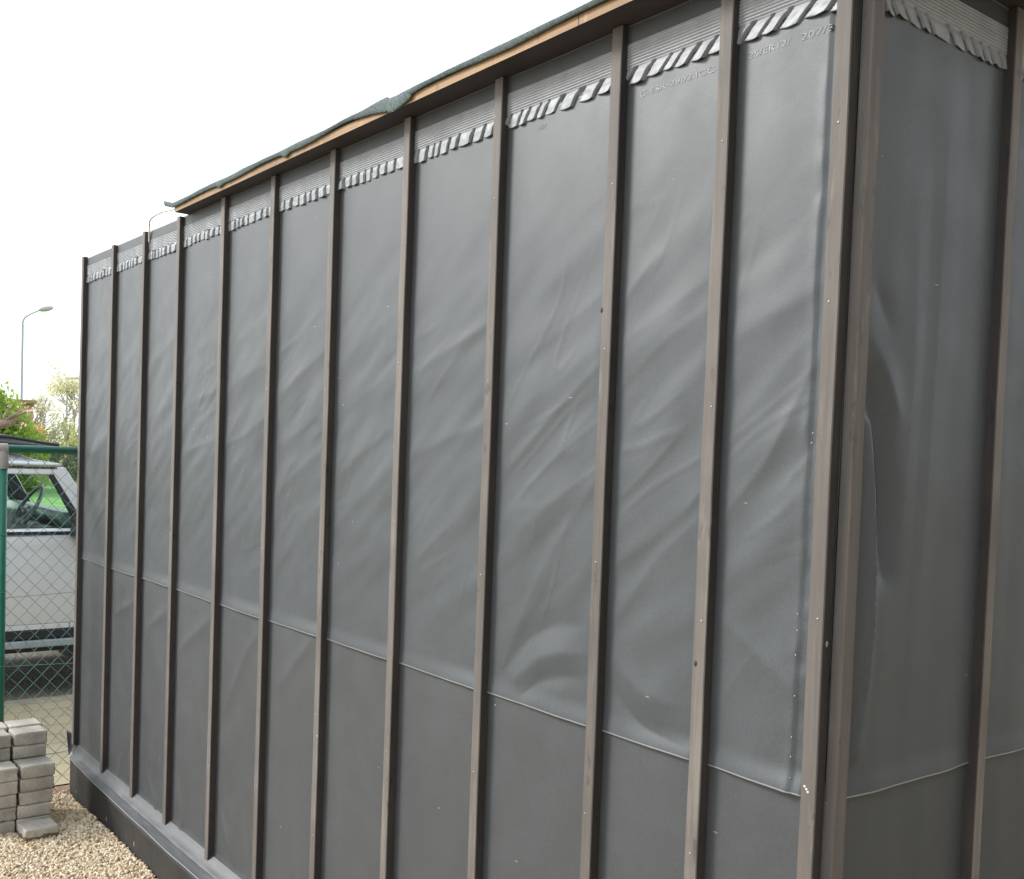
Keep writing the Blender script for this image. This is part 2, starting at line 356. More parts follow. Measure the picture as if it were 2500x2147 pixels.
# gravel stones: low-poly rounded pebbles, dense where the photo shows them
def plinth_y(x): return np.interp(x, [-4.36, -4.2, -3.8, -3.0, -1, 0], [-.034, -.05, -.068, -.080, -.086, -.088])
def pebbles():
    Ps = []
    def fill(x0, x1, y0, y1, dens, dz, smin, smax):
        k = int((x1 - x0) * (y1 - y0) * dens); p = np.stack([rng.uniform(x0, x1, k), rng.uniform(y0, y1, k)], 1)
        p = p[(p[:, 1] < plinth_y(p[:, 0]) - .002) & (p[:, 0] > -4.37)]
        z = ground_h(p[:, 0], p[:, 1]) + rng.uniform(-.008, dz, len(p)); s = rng.uniform(smin, smax, len(p))
        Ps.append(np.c_[p, z, s])
    fill(-4.37, -2.1, -.95, -.02, 21000, .004, .0052, .0098)
    fill(-4.37, -2.1, -2.2, -.95, 5000, .004, .005, .009)
    fill(-2.1, 2.2, -2.2, -.05, 4000, .004, .006, .009)
    P = np.concatenate(Ps); k = len(P)
    A = rng.normal(size=(k, 3, 3)); Q = np.linalg.qr(A)[0]
    sc3 = np.stack([rng.uniform(.9, 1.5, k), rng.uniform(.6, 1., k), rng.uniform(.5, .8, k)], 1) * P[:, 3:4]
    V = IV[None] * (1 + .16 * rng.normal(size=(k, 12, 1)))
    V = np.einsum('kij,kvj->kvi', Q, V * sc3[:, None, :]) + P[:, None, :3]
    F = (IF[None] + (np.arange(k) * 12)[:, None, None]).reshape(-1, 3)
    me = bpy.data.meshes.new('gravel'); me.vertices.add(k * 12); me.vertices.foreach_set('co', V.reshape(-1).astype(np.float32))
    nf = len(F); me.loops.add(nf * 3); me.loops.foreach_set('vertex_index', F.reshape(-1).astype(np.int32))
    me.polygons.add(nf); me.polygons.foreach_set('loop_start', np.arange(nf, dtype=np.int32) * 3); me.polygons.foreach_set('loop_total', np.full(nf, 3, np.int32))
    me.polygons.foreach_set('use_smooth', np.ones(nf, bool)); me.update(); me.validate()
    me.materials.append(M_gravel); o = bpy.data.objects.new('gravel', me); COL.objects.link(o)
    tag(o, 'loose cream and tan gravel covering the ground beside the shed', 'gravel', kind='stuff')
pebbles()

# brick edging where the pavement begins
mb = MB()
for i in range(34):
    y0 = -2.6 + i * .105; mb.box(-4.465, -4.372, y0, y0 + .1, -.3, -.205 + random.uniform(-.003, .003))
tag(mb.build('pavement_edging', M_edging, bevel=.004), kind='structure')

# ------------------------------------------------------------------ the shed
shed = empty('timber_shed', (-2.2, 1.1, 0), 'long shed wrapped in dark grey membrane with upright battens and an unfinished eave', 'shed')
ZT, ZS, ZP = 2.447, .9645, 2.327
BX = [-4.374, -3.9116, -3.4954, -3.0905, -2.6503, -2.2376, -1.8257, -1.4115, -1.0045, -.5977, -.3012, -.0443]
BW, BD, DEEP = .0316, .025, 2.6
XW, YW = -.0128, .019      # the end wall stands on the plane x = XW
# solid core so that the building is closed from every side
mb = MB(); mb.box(-4.368, -.024, .012, DEEP, -.25, 2.43); mb.build('core', M_bs, shed)

def pin(x, bx, wdt):
    """0 behind a batten, 1 in the middle of a bay"""
    r = np.ones_like(x)
    for b in bx:
        c = b + BW / 2; r = np.minimum(r, smoothstep(.012, wdt, np.abs(x - c)))
    return r
UPF = [((-.918, 1.05), (-.768, 1.315), (-.643, 1.468)), ((-.936, 1.016), (-.813, 1.184), (-.751, 1.316)), ((-.542, 1.326), (-.418, 1.399), (-.318, 1.484)), ((-.536, 1.212), (-.428, 1.348), (-.303, 1.446)), ((-.568, 1.785), (-.442, 1.837), (-.316, 1.902)), ((-.563, 1.691), (-.426, 1.786), (-.313, 1.845)), ((-.587, 1.849), (-.503, 1.923)), ((-.939, 1.737), (-.814, 1.8), (-.613, 1.904)), ((-.933, 1.631), (-.773, 1.708), (-.614, 1.788)), ((-.926, 1.513), (-.753, 1.652), (-.62, 1.746)), ((-.929, 1.394), (-.763, 1.54), (-.622, 1.661)), ((-1.347, 1.66), (-1.21, 1.735), (-1.033, 1.826)), ((-1.365, 1.754), (-1.214, 1.806), (-1.035, 1.863)), ((-1.34, 1.54), (-1.201, 1.581), (-1.042, 1.619)), ((-1.765, 1.8), (-1.623, 1.865), (-1.464, 1.923)), ((-1.756, 1.651), (-1.586, 1.72), (-1.455, 1.772)), ((-1.745, 1.473), (-1.603, 1.549), (-1.458, 1.607)), ((-1.736, 1.324), (-1.595, 1.421), (-1.466, 1.524)), ((-2.189, 1.853), (-2.065, 1.894), (-1.902, 1.975)), ((-2.18, 1.721), (-2.023, 1.78), (-1.893, 1.837)), ((-2.17, 1.557), (-2.046, 1.59), (-1.899, 1.668)), ((-2.16, 1.393), (-2.038, 1.463), (-1.907, 1.529)), ((-2.598, 1.911), (-2.45, 1.936), (-2.293, 1.992)), ((-2.587, 1.749), (-2.441, 1.797), (-2.301, 1.825)), ((-2.597, 1.552), (-2.427, 1.588), (-2.289, 1.64)), ((-3.029, 1.869), (-2.904, 1.911), (-2.76, 1.939)), ((-3.017, 1.683), (-2.891, 1.72), (-2.747, 1.744)), ((-3.005, 1.507), (-2.879, 1.539), (-2.759, 1.559)), ((-3.456, 1.879), (-3.28, 1.922), (-3.17, 1.966)), ((-3.44, 1.647), (-3.181, 1.706)), ((-4.257, 1.046), (-4.13, 1.153), (-4.021, 1.231)), ((-3.835, 1.174), (-3.67, 1.274)), ((-.274, 1.58), (-.185, 1.671), (-.083, 1.773)), ((-.266, 1.439), (-.157, 1.554), (-.08, 1.703)), ((-.255, 1.252), (-.159, 1.193), (-.08, 1.145)), ((-.26, 1.766), (-.171, 1.814), (-.087, 1.842))]
ARC = [((-.935, 1.01), (-.828, 1.124), (-.725, 1.171), (-.611, 1.185)), ((-.839, .988), (-.787, 1.029), (-.701, 1.057), (-.62, 1.068)), ((-.546, 1.126), (-.455, 1.07), (-.319, 1.058))]
xs = np.unique(np.round(np.r_[np.linspace(-4.38, -1.1, 330), np.linspace(-1.1, XW, 230)], 5))
# upper sheet
zs = np.unique(np.round(np.r_[ZS, np.linspace(ZS + .0028, ZS + .06, 22), np.linspace(ZS + .06, 2.345, 175)], 5))
X, Z = np.meshgrid(xs, zs); p = pin(X, BX, .13)
h = .004 * p * (.6 + perlin(X * 2.2, Z * 1.6))
mid = smoothstep(.98, 1.3, Z) * smoothstep(2.25, 1.75, Z)
a = .62; u_ = X * math.cos(a) + Z * math.sin(a); v_ = -X * math.sin(a) + Z * math.cos(a)
p2 = pin(X, BX, .055)
h += p2 * mid * (.0042 * perlin(u_ * 2.6 + 3, v_ * 8.5) + .0024 * perlin(u_ * 5 + 9, v_ * 17 + 4))
a = 1.0; u_ = X * math.cos(a) + Z * math.sin(a); v_ = -X * math.sin(a) + Z * math.cos(a)
h += p * (.35 + .65 * mid) * .0035 * perlin(u_ * 1.8 + 7, v_ * 7 + 1)
h += p * .0022 * perlin(X * 9, Z * 4) * smoothstep(2.3, 2.0, Z)
rg_ = np.clip(1 - 9 * np.abs(perlin(u_ * 2.7 + 5, v_ * 9 + 2)), 0, 1) ** 2 * smoothstep(.0, .3, perlin(X * 3.1 + 8, Z * 2.3 + 1))
a = .55; u2 = X * math.cos(a) + Z * math.sin(a); v2 = -X * math.sin(a) + Z * math.cos(a)
rg2 = np.clip(1 - 9 * np.abs(perlin(u2 * 2.2 + 15, v2 * 12 + 7)), 0, 1) ** 2 * smoothstep(.0, .3, perlin(X * 2.7 + 2, Z * 2.9 + 6))
h += p2 * mid * (.0011 * rg_ + .0011 * rg2)
for i, f_ in enumerate(UPF): 
    f_ = list(f_); a0, b0, c0 = f_[0], f_[-1], f_[-2]; f_.append((b0[0] + .45 * (b0[0] - c0[0]), b0[1] + .45 * (b0[1] - c0[1])))
    h += p2 ** .5 * fold(X, Z, f_, .016 + .007 * ((i * 7) % 3), (.0032 if f_[0][0] > -1.1 else .0026) * (.35 + .65 * ((i * 5 + 2) % 7) / 6))
h -= p ** .5 * fold(X, Z, [(-.92, 1.03), (-.80, 1.20), (-.66, 1.30)], .03, .003)
h -= p ** .5 * (fold(X, Z, ARC[0], .024, .0046) + fold(X, Z, ARC[1], .017, .0045)) - p ** .5 * fold(X, Z, [(-.87, 1.02), (-.78, 1.085), (-.70, 1.11), (-.61, 1.12)], .022, .0045)
h += p ** .5 * (fold(X, Z, ARC[2], .03, .0042) - fold(X, Z, [(-.55, 1.06), (-.45, 1.0), (-.33, .985)], .022, .0045))
bi = np.clip(np.searchsorted(BX, X) - 1, 0, 10); bxa = np.array(BX)
tb = np.clip((X - bxa[bi] - BW) / (bxa[bi + 1] - bxa[bi] - BW), 0, 1)
h += (.0012 + .0085 * np.clip(.12 + tb, 0, 1) * smoothstep(1, .95, tb) * (.5 + np.abs(perlin(X * 1.7, X * 0 + 6.6)) * 1.3)) * smoothstep(ZS + .055, ZS, Z) ** 1.3 + .0025                       # lap flares out over the lower sheet
tape = smoothstep(ZS + .075, ZS + .055, Z) * (np.abs(perlin(X * 38, Z * 0 + 3.3)) > .12)
h += .0003 * tape * p
XE = -.078 + .012 * (Z - 1.0) / 1.3 + .003 * perlin(Z * 14, Z * 3 + 5)    # vertical edge beside the corner batten
h -= .0032 * smoothstep(XE - .002, XE + .002, X)
h += .003 * smoothstep(XE, XE + .01, X) * perlin(X * 9, Z * 30) * smoothstep(1.55, 1.3, Z)
h += .0022 * np.exp(-((X - XE + .008) / .009) ** 2) * (.5 + perlin(X * 3, Z * 22)) * smoothstep(2.3, 2.1, Z)
Z = Z + .0035 * perlin(X * 2.1, X * 0 + 4.4) * smoothstep(ZS + .05, ZS, Z)
o = grid_obj('upper_membrane', X, -h, Z, [M_up, M_edge], shed, thick=.002, rim_row=1); HX, HZ, HH = xs.copy(), zs.copy(), h.copy()
# lower sheet
zs = np.unique(np.round(np.r_[np.linspace(.0, .2, 50), np.linspace(.2, 1.0, 80)], 5))
X, Z = np.meshgrid(xs, zs); p = pin(X, BX, .13)
h = .0035 * p * (.6 + perlin(X * 1.9 + 3, Z * 1.4 + 8)) + .0018 * p * perlin(X * 6, Z * 3 + 2)
for f_ in [((-2.535, .601), (-2.378, .827), (-2.226, .953)), ((-3.084, .687), (-2.832, .826), (-2.692, .904)), ((-2.119, .755), (-1.872, .974)), ((-3.806, .767), (-3.574, .843)), ((-3.379, .763), (-3.125, .882))]:
    h += p ** .5 * fold(X, Z, f_, .022, .004)
low = smoothstep(.34, .04, Z)
h += low * p * (.005 * perlin(X * 7 + 2, Z * 5) + .003 * perlin(X * 17, Z * 9))
h += p ** .5 * (fold(X, Z, [(-2.55, .2), (-2.44, .05)], .02, .008) + fold(X, Z, [(-3.0, .22), (-2.93, .06)], .02, .007) + fold(X, Z, [(-3.35, .16), (-3.22, .04)], .02, .007))
h = h * smoothstep(1.0, .9, Z) + .0002
h += .012 * smoothstep(.05, 0, Z) ** 1.5
grid_obj('lower_membrane', X, -h, Z, M_lo, shed, thick=.0015)
# right-hand (end) wall sheets, on the plane x = 0
RB = [.4715, .878, 1.285, 1.692, 2.099, 2.505]
ys = np.unique(np.round(np.r_[np.linspace(.0, .6, 160), np.linspace(.6, DEEP, 120)], 5))
zs = np.unique(np.round(np.r_[ZS, np.linspace(ZS + .0028, ZS + .05, 16), np.linspace(ZS + .05, 2.345, 150)], 5))
Y, Z = np.meshgrid(ys, zs); p = pin(Y, [.0005] + RB, .14)
h = .005 * p * (.5 + perlin(Y * 2.5 + 5, Z * 1.2)) + .003 * p * perlin(Y * 11, Z * 1.6 + 2) + .0025 * p * perlin(Y * 5 + 1, Z * 6)
pf = smoothstep(.033, .06, Y); Yo, Y = Y, Y - YW
h += pf * (fold(Y, Z, [(.26, 2.2), (.255, 1.8), (.24, 1.3)], .03, .0022) - fold(Y, Z, [(.215, 2.1), (.21, 1.6), (.2, 1.1)], .03, .0015)
           + fold(Y, Z, [(.05, 1.62), (.056, 1.45), (.064, 1.28), (.06, 1.14), (.05, 1.05)], .017, .026)
           - fold(Y, Z, [(.056, 1.70), (.085, 1.60), (.11, 1.50), (.125, 1.36)], .024, .024)
           + fold(Y, Z, [(.05, 1.77), (.09, 1.72), (.14, 1.64)], .02, .006)
           - fold(Y, Z, [(.06, 1.86), (.10, 1.80)], .02, .005)
           - fold(Y, Z, [(.045, 1.16), (.03, 1.04), (.022, .99)], .014, .006)
           + fold(Y, Z, [(.18, 1.95), (.18, 1.70), (.17, 1.45)], .035, .002))
Y = Yo
h += (.002 + .004 * p) * smoothstep(ZS + .055, ZS, Z) ** 1.3 + .0025
h += .0008 * smoothstep(ZS + .125, ZS + .10, Z) * p
grid_obj('end_upper_membrane', XW + h, Y, Z, [M_up, M_edge], shed, thick=-.002, rim_row=1)
zs = np.linspace(-.02, 1.0, 90); Y, Z = np.meshgrid(ys, zs); p = pin(Y, [.0005] + RB, .14)
h = p * (.004 * (.6 + perlin(Y * 2 + 3, Z + 8)) + .007 * perlin(Y * 11 + 4, Z * 1.0 + 2)) * smoothstep(1.0, .9, Z)
grid_obj('end_lower_membrane', XW + h, Y, Z, M_lo, shed, thick=-.0015)
# hidden back and far end, plainly wrapped
mb = MB(); mb.box(-4.376, -4.369, .003, DEEP, -.2, 2.43); mb.box(-4.376, XW, DEEP + .001, DEEP + .006, -.2, 2.43); mb.build('rear_membrane', M_lo, shed)

# battens
def batten(name, x0, x1, y0, y1, z0, z1, face, mats, label=None, bow=0):
    """face: which side is the worn front: '-y' or '+x' or 'both'"""
    mb = MB(); k = 26; seed = random.uniform(0, 60)
    rings = []
    for i in range(k + 1):
        z = z0 + (z1 - z0) * i / k; d = bow * math.sin(math.pi * i / k) + .0007 * math.sin(z * 5 + seed) + .0004 * math.sin(z * 17 + seed)
        e = .0018
        rings.append([(x0 + d, y1, z), (x0 + d, y0 + e, z), (x0 + d + e, y0, z), (x1 + d - e, y0, z), (x1 + d, y0 + e, z), (x1 + d, y1 - (e if face != '-y' else 0), z), (x1 + d - (e if face != '-y' else 0.0001), y1, z)])
    V = [q for r in rings for q in r]; nn = 7
    for i in range(k):
        for j in range(nn):
            jj = (j + 1) % nn; f = (i * nn + j, i * nn + jj, (i + 1) * nn + jj, (i + 1) * nn + j)
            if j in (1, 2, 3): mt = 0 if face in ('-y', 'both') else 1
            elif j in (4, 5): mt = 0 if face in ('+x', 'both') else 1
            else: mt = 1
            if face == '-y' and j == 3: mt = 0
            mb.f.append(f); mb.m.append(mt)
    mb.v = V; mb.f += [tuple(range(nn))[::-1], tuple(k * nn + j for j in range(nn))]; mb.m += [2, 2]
    o = mb.build(name, mats, shed, fixn=True)
    if label: o['label'] = label
    return o
for i, x in enumerate(BX):
    lab = {9: 'batten with a rough, splintered front edge', 10: 'batten with a pale scraped patch near its top', 11: 'wide-looking corner batten of the long wall, pale worn face'}.get(i)
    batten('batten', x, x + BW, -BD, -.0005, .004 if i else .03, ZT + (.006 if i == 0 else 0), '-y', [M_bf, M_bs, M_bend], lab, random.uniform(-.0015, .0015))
batten('batten', XW + .0003, XW + .025, .0012, .0322, -.02, ZT, 'both', [M_bm, M_bm, M_bend], 'brown corner batten of the end wall with a ringed knot')
BAT = [o for o in bpy.data.objects if o.name.startswith('batten')]
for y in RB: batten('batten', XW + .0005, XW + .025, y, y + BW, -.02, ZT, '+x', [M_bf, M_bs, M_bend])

BAT = BAT[:12]
rn = random.Random(8)
def blob(name, c, r, mat, parent, sq=(1, .35, 1)):
    V = IV * r * np.array(sq) + np.array(c); mb = MB(); mb.add([tuple(v) for v in V], [tuple(f) for f in IF]); return mb.build(name, mat, parent, smooth=True)
for o, x in zip(BAT, BX):
    for z in (.32, .78, 1.27, 1.74, 2.2):
        blob('nail_head', (x + BW * rn.uniform(.35, .65), -BD - .0002, z + rn.uniform(-.09, .09)), .0026, M_nail, o)
for i, dx, z, r in ((9, .031, 1.747, .008), (9, .002, 1.86, .006), (3, .0316, 1.791, .008), (3, .0316, 1.183, .008), (7, .0316, .643, .006), (10, .008, 1.16, .006)):
    blob('knot', (BX[i] + dx, -BD + (.006 if dx > .03 else .0002), z), r, M_knot, BAT[i], (.28, .75, 1.3) if dx > .03 else (.8, .12, 1.2))
blob('bright_screw', (BX[11] + BW + .0004, -.012, 1.242), .0042, M_nail, BAT[11], (.4, 1, 1.5))
for dx, dz in ((.010, .992), (.014, .988), (.017, .984)): blob('paint_fleck', (BX[11] + dx, -BD - .0003, dz), .0028, M_fleck, BAT[11], (1, .2, 1))
for x, z in ((-.064, 1.602), (-.066, 1.585), (-.0785, 1.284), (-.0775, 1.255), (-.0785, 1.211), (-.0765, 1.139), (-.079, 1.065), (-.079, 1.03), (-.078, .992)):
    blob('staple', (x, -.0075, z), .0019, M_nail, shed, (.8, .4, 1.2))

# pleated, ribbed grey flashing under the eave
def flashing(name, along0, along1, end, parent):
    L = abs(along1 - along0); na = int(L / .0015); s_ = np.linspace(along0, along1, na)
    t = np.r_[np.linspace(0, 1, 16), 1 + np.linspace(0, 1, 98)[1:], 2 + np.linspace(0, 1, 5)[1:]]
    A, T = np.meshgrid(s_, t)
    Z = np.where(T < 1, ZP + .033 * T, np.where(T < 2, ZP + .033 + (T - 1) * .050, ZP + .083 + (T - 2) * .04))
    d_ = np.full_like(A, .0062)
    rib = (T >= 1) & (T < 2)
    d_ = np.where(rib, .0062 + .0027 * np.abs(np.cos((T - 1) * math.pi * 8)) ** .8, d_)
    lean = (.036 * smoothstep(-1.9, -.2, A) - .003) if not end else -.026 * smoothstep(1.6, 0, A)
    TT = np.clip(T, 0, 1); q = A + lean * (1 - TT) * 1.0
    wv = .046 if not end else .040
    ph = q / wv + 1.2 * perlin(q * 6 + 3.1, q * 0 + .5) + .35 * perlin(q * 19, q * 0 + 7.7)
    fr_ = ph - np.floor(ph); cell = np.floor(ph)
    rnd = np.abs(np.sin(cell * 12.9898) * 43758.5453) % 1
    gap = .11 + .09 * rnd
    lobe = smoothstep(0, .05, fr_) * smoothstep(1, 1 - .05, fr_ + gap)
    amp = .5 + 1.0 * ((rnd * 7.3) % 1)
    tilt = (.15 + .85 * fr_) if not end else (1 - .8 * fr_)
    prof = smoothstep(1, .6, TT)
    crump = .0016 * perlin(q * 55, TT * 2.3 + cell * 3.1)
    d_ = np.where(T < 1, .0062 + (.0058 * amp * tilt * prof + crump * prof) - .011 * (1 - lobe) * smoothstep(1, .86, TT), d_)
    d_ = np.where(T < 1, np.clip(d_, -.006, .020), d_)
    Z = Z - np.where(T < 1, (1 - TT) * (.006 * (rnd - .5) + .004 * np.sin(np.pi * fr_) - .002), 0)
    crease = .006 * smoothstep(-1.9, -2.9, A) * (1 if not end else 0)
    d_ = d_ + np.where(T >= 1, crease * np.clip(perlin(q * 24, q * 0 + 1.7) * 2, -.6, 1) * np.clip(2 - T, 0, 1), 0)
    Z = Z + .0015 * perlin(A * 3, A * 0 + 4)
    o = grid_obj(name, XW + d_, A, Z, [M_strip, M_rib], parent, thick=-.0006) if end else grid_obj(name, A, -d_, Z, [M_strip, M_rib], parent, thick=.0006)
    mi = np.zeros((len(t) - 1, na - 1), np.int32); mi[15:] = 1; o.data.polygons.foreach_set('material_index', mi.reshape(-1)); return o
flashing('ribbed_flashing', -4.376, XW, False, shed); flashing('ribbed_flashing', .001, DEEP, True, shed)
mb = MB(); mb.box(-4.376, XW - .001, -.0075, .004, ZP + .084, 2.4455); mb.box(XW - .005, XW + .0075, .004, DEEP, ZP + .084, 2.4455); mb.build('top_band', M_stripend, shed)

# roof deck with raw plywood edge and roofing felt
YE = lambda x: -.062 - .030 * (x + 3.03) / 3.0
DX0, DX1 = -3.02, .10
mb = MB()
def deck_slab(z0, z1, grow, mat):
    V = []
    for z in (z0, z1): V += [(DX0 - grow, YE(DX0) - grow, z), (DX1 + grow, YE(DX1) - grow, z), (DX1 + grow, DEEP + .1, z), (DX0 - grow, DEEP + .1, z)]
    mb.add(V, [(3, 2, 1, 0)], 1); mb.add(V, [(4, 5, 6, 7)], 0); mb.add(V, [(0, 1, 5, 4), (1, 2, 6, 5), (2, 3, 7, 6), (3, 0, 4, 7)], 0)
deck_slab(2.4495, 2.472, 0, 0)
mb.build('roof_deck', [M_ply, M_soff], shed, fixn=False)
mb = MB(); mb.box(-.6365, -.6350, YE(-.63) - .0006, -.05, 2.4497, 2.4718); mb.build('deck_joint', M_bs, shed)
xs = np.linspace(DX0 - .09, DX1 + .02, 1100); k = 40; t = np.linspace(0, 1, k)
A, T = np.meshgrid(xs, t)
lift = .006 + .007 * np.abs(perlin(A * 2.3 + 1, A * 0 + .3)) + .003 * perlin(A * 7 + 5, A * 0 + .7)
drop = .005 + .009 * smoothstep(-.25, .35, perlin(A * 2.1 + 8.3, A * 0 + 3.1)) + .003 * np.maximum(0, perlin(A * 26, A * 0 + 1.2)) + .015 * np.exp(-((A + 1.36) / .09) ** 2) + .010 * np.exp(-((A + .86) / .16) ** 2)
drop = drop + .008 * np.exp(-((A + 2.55) / .02) ** 2) + .010 * np.exp(-((A + 2.02) / .02) ** 2) - .006 * np.exp(-((A + 1.62) / .12) ** 2) - .004 * np.exp(-((A + .48) / .15) ** 2)
drop = drop + .0022 * np.maximum(0, perlin(A * 60, A * 0 + 5.1)) + .006 * smoothstep(-1.40, -1.392, A) * smoothstep(-1.25, -1.39, A)
drop = np.maximum(drop, .0015)
lift = lift * np.where(A > -1.36, .75, 1); drop = drop * np.where(A > -1.28, .62, 1)
lift = lift + .007 * smoothstep(-1.55, -1.41, A) * smoothstep(-1.385, -1.40, A)
yy = np.where(T > .25, YE(A) - .006 + (T - .25) / .75 * (DEEP + .2), YE(A) - .006 - .006 * np.sin(T / .25 * math.pi))
arc_ = np.clip(T / .25, 0, 1)
zz = 2.474 + lift * smoothstep(0, .5, arc_) * np.exp(-np.clip(yy - YE(A), 0, 9) / .25) - drop * (1 - smoothstep(0, .75, arc_)) + .002
zz = zz + np.where(A < DX0, (DX0 - A) * .25, 0) - np.where((A > -1.64) & (A < -1.615), .0, 0)
grid_obj('roofing_felt', A, yy, zz, [M_felt, M_felt], shed, thick=.003)

# skirt flap and plinth
xs = np.linspace(-4.43, -.0, 500); t = np.r_[np.linspace(0, .982, 26), 1]; A, T = np.meshgrid(xs, t)
ye = plinth_y(A) - .004 + .003 * perlin(A * 3, A * 0 + 2); ze = np.interp(A, [-4.43, -4.36, -4.2, -3.8, 0], [.02, -.037, -.027, -.023, -.026]) + .004 * perlin(A * 4 + 1, A * 0)
yy = -.004 * (1 - T) + ye * T - .006 * np.sin(T * math.pi) * 0
zz = .03 * (1 - T) ** 3 + ze * T ** 1.2 + .002 * perlin(A * 12, T * 3) * np.sin(T * math.pi) - .0015 * np.exp(-((T - .55) / .03) ** 2)
cur = smoothstep(-4.37, -4.44, A); zz = zz + cur * (.055 + .02 * T); yy = yy - .0 * cur
grid_obj('skirt_flap', A, yy, zz, [M_flap, M_edge], shed, thick=.0022, rim_row=-1)
xs = np.linspace(-4.372, 0.02, 300); zz_ = np.linspace(-.32, -.0255, 12); A, Z = np.meshgrid(xs, zz_)
Z = np.where(Z > -.04, np.interp(A, [-4.37, -4.3, -4.2, 0], [-.043, -.036, -.031, -.030]), Z)
yv = plinth_y(A) + .004 + .002 * perlin(A * 5, Z * 9)
grid_obj('plinth', A, yv, Z, M_plinth, shed, thick=.003)
mb = MB(); mb.box(-.002, .085, .0, DEEP, -.3, -.03); mb.build('plinth', M_plinth, shed)

# embossed print on the membrane
def lettering(txt, x0, x1, z, size, parent):
    cu = bpy.data.curves.new('t', 'FONT'); cu.body = txt; cu.size = size; cu.extrude = .00025; cu.resolution_u = 3
    ob = bpy.data.objects.new('t', cu); COL.objects.link(ob); dg = bpy.context.evaluated_depsgraph_get(); dg.update()
    me = bpy.data.meshes.new_from_object(ob.evaluated_get(dg)); bpy.data.objects.remove(ob)
    V = np.array([v.co[:] for v in me.vertices]); wd = V[:, 0].max(); off = world_loc(parent)
    co = np.stack([x0 + V[:, 0] / wd * (x1 - x0) - off.x, 0 * V[:, 2], z + V[:, 1] - off.z], 1)
    ix = np.clip(np.searchsorted(HX, co[:, 0] + off.x), 1, len(HX) - 1); iz = np.clip(np.searchsorted(HZ, co[:, 2] + off.z), 1, len(HZ) - 1)
    co[:, 1] = -np.maximum.reduce([HH[iz, ix], HH[iz - 1, ix], HH[iz, ix - 1], HH[iz - 1, ix - 1]]) - .0003 - V[:, 2] - off.y
    me.vertices.foreach_set('co', co.reshape(-1)); me.materials.clear(); me.materials.append(M_letter); me.name = 'embossed_lettering'
    o = bpy.data.objects.new('embossed_lettering', me); COL.objects.link(o); o.parent = parent; return o
lettering('C-ESR-2902 ICC-', -.530, -.318, 2.293, .017, shed)
lettering('25/ER12/', -.247, -.152, 2.294, .017, shed)
lettering('207/3', -.130, -.064, 2.294, .017, shed)
lettering('MSFT', -.856, -.826, 2.297, .015, shed)

# pale cable hooping from the deck end down to a batten top
pts = [(-3.447, -.012, 2.40), (-3.437, -.016, 2.444), (-3.424, -.02, 2.468), (-3.375, -.03, 2.486), (-3.255, -.03, 2.492), (-3.139, -.03, 2.483), (-3.03, -.02, 2.4815), (-2.9, .02, 2.485)]
def spline(pts, n=8):
    P = [Vector(p) for p in pts]; out = []
    for i in range(len(P) - 1):
        a, b, c, d = P[max(i - 1, 0)], P[i], P[i + 1], P[min(i + 2, len(P) - 1)]
        for j in range(n):
            t = j / n; out.append(.5 * ((2 * b) + (c - a) * t + (2 * a - 5 * b + 4 * c - d) * t * t + (3 * b - a - 3 * c + d) * t ** 3))
    return out + [P[-1]]
mb = MB(); mb.tube(spline(pts), .0035, 8)
tag(mb.build('cable', M_cable, smooth=True), 'thin pale cable looping from the roof edge over the top of the wrapped wall', 'cable')

# ------------------------------------------------------------------ paving brick stack
def brick_mesh(i, w_, h_, d_):
    mb = MB(); n_ = 5; r = np.random.default_rng(i)
    import bmesh
    bm = bmesh.new(); bmesh.ops.create_cube(bm, size=1)
    bmesh.ops.scale(bm, vec=(d_, w_, h_), verts=bm.verts)
    bmesh.ops.bevel(bm, geom=bm.edges[:], offset=.0042, segments=1, affect='EDGES')
    bmesh.ops.subdivide_edges(bm, edges=[e for e in bm.edges if e.calc_length() > .03], cuts=5, use_grid_fill=True)
    for v in bm.verts:
        c = v.co; q = perlin(np.array([c.x * 28 + i * 3.3 + c.z * 19]), np.array([c.y * 28 + i * 1.7 - c.z * 13]))[0]
        edge = sum(abs(abs(a) - b / 2) < .008 for a, b in ((c.x, d_), (c.y, w_), (c.z, h_)))
        v.co = c * (1 - (.0 if edge < 2 else abs(q) * .11)) + Vector((q, q, q * .6)) * .0022
    me = bpy.data.meshes.new('paving_brick'); bm.to_mesh(me); bm.free(); me.materials.append(M_brick)
    me.polygons.foreach_set('use_smooth', [True] * len(me.polygons)); me.set_sharp_from_angle(angle=R(28)); return me
BM = [brick_mesh(i, .140, .0565, .122) for i in range(8)]
kk = 0
GB = 'tumbled paving bricks in the stack by the fence'
def put_brick(x, y, z, label, rz=0):
    global kk
    o = bpy.data.objects.new('paving_brick', BM[kk % 8]); kk += 1; COL.objects.link(o); o.location = (x, y, z); o.rotation_euler = (0, 0, rz + (math.pi if kk % 3 == 0 else 0))
    return tag(o, label, 'paving brick', GB)
ordn = ['bottom', 'second', 'third', 'fourth', 'fifth']
H = .0578
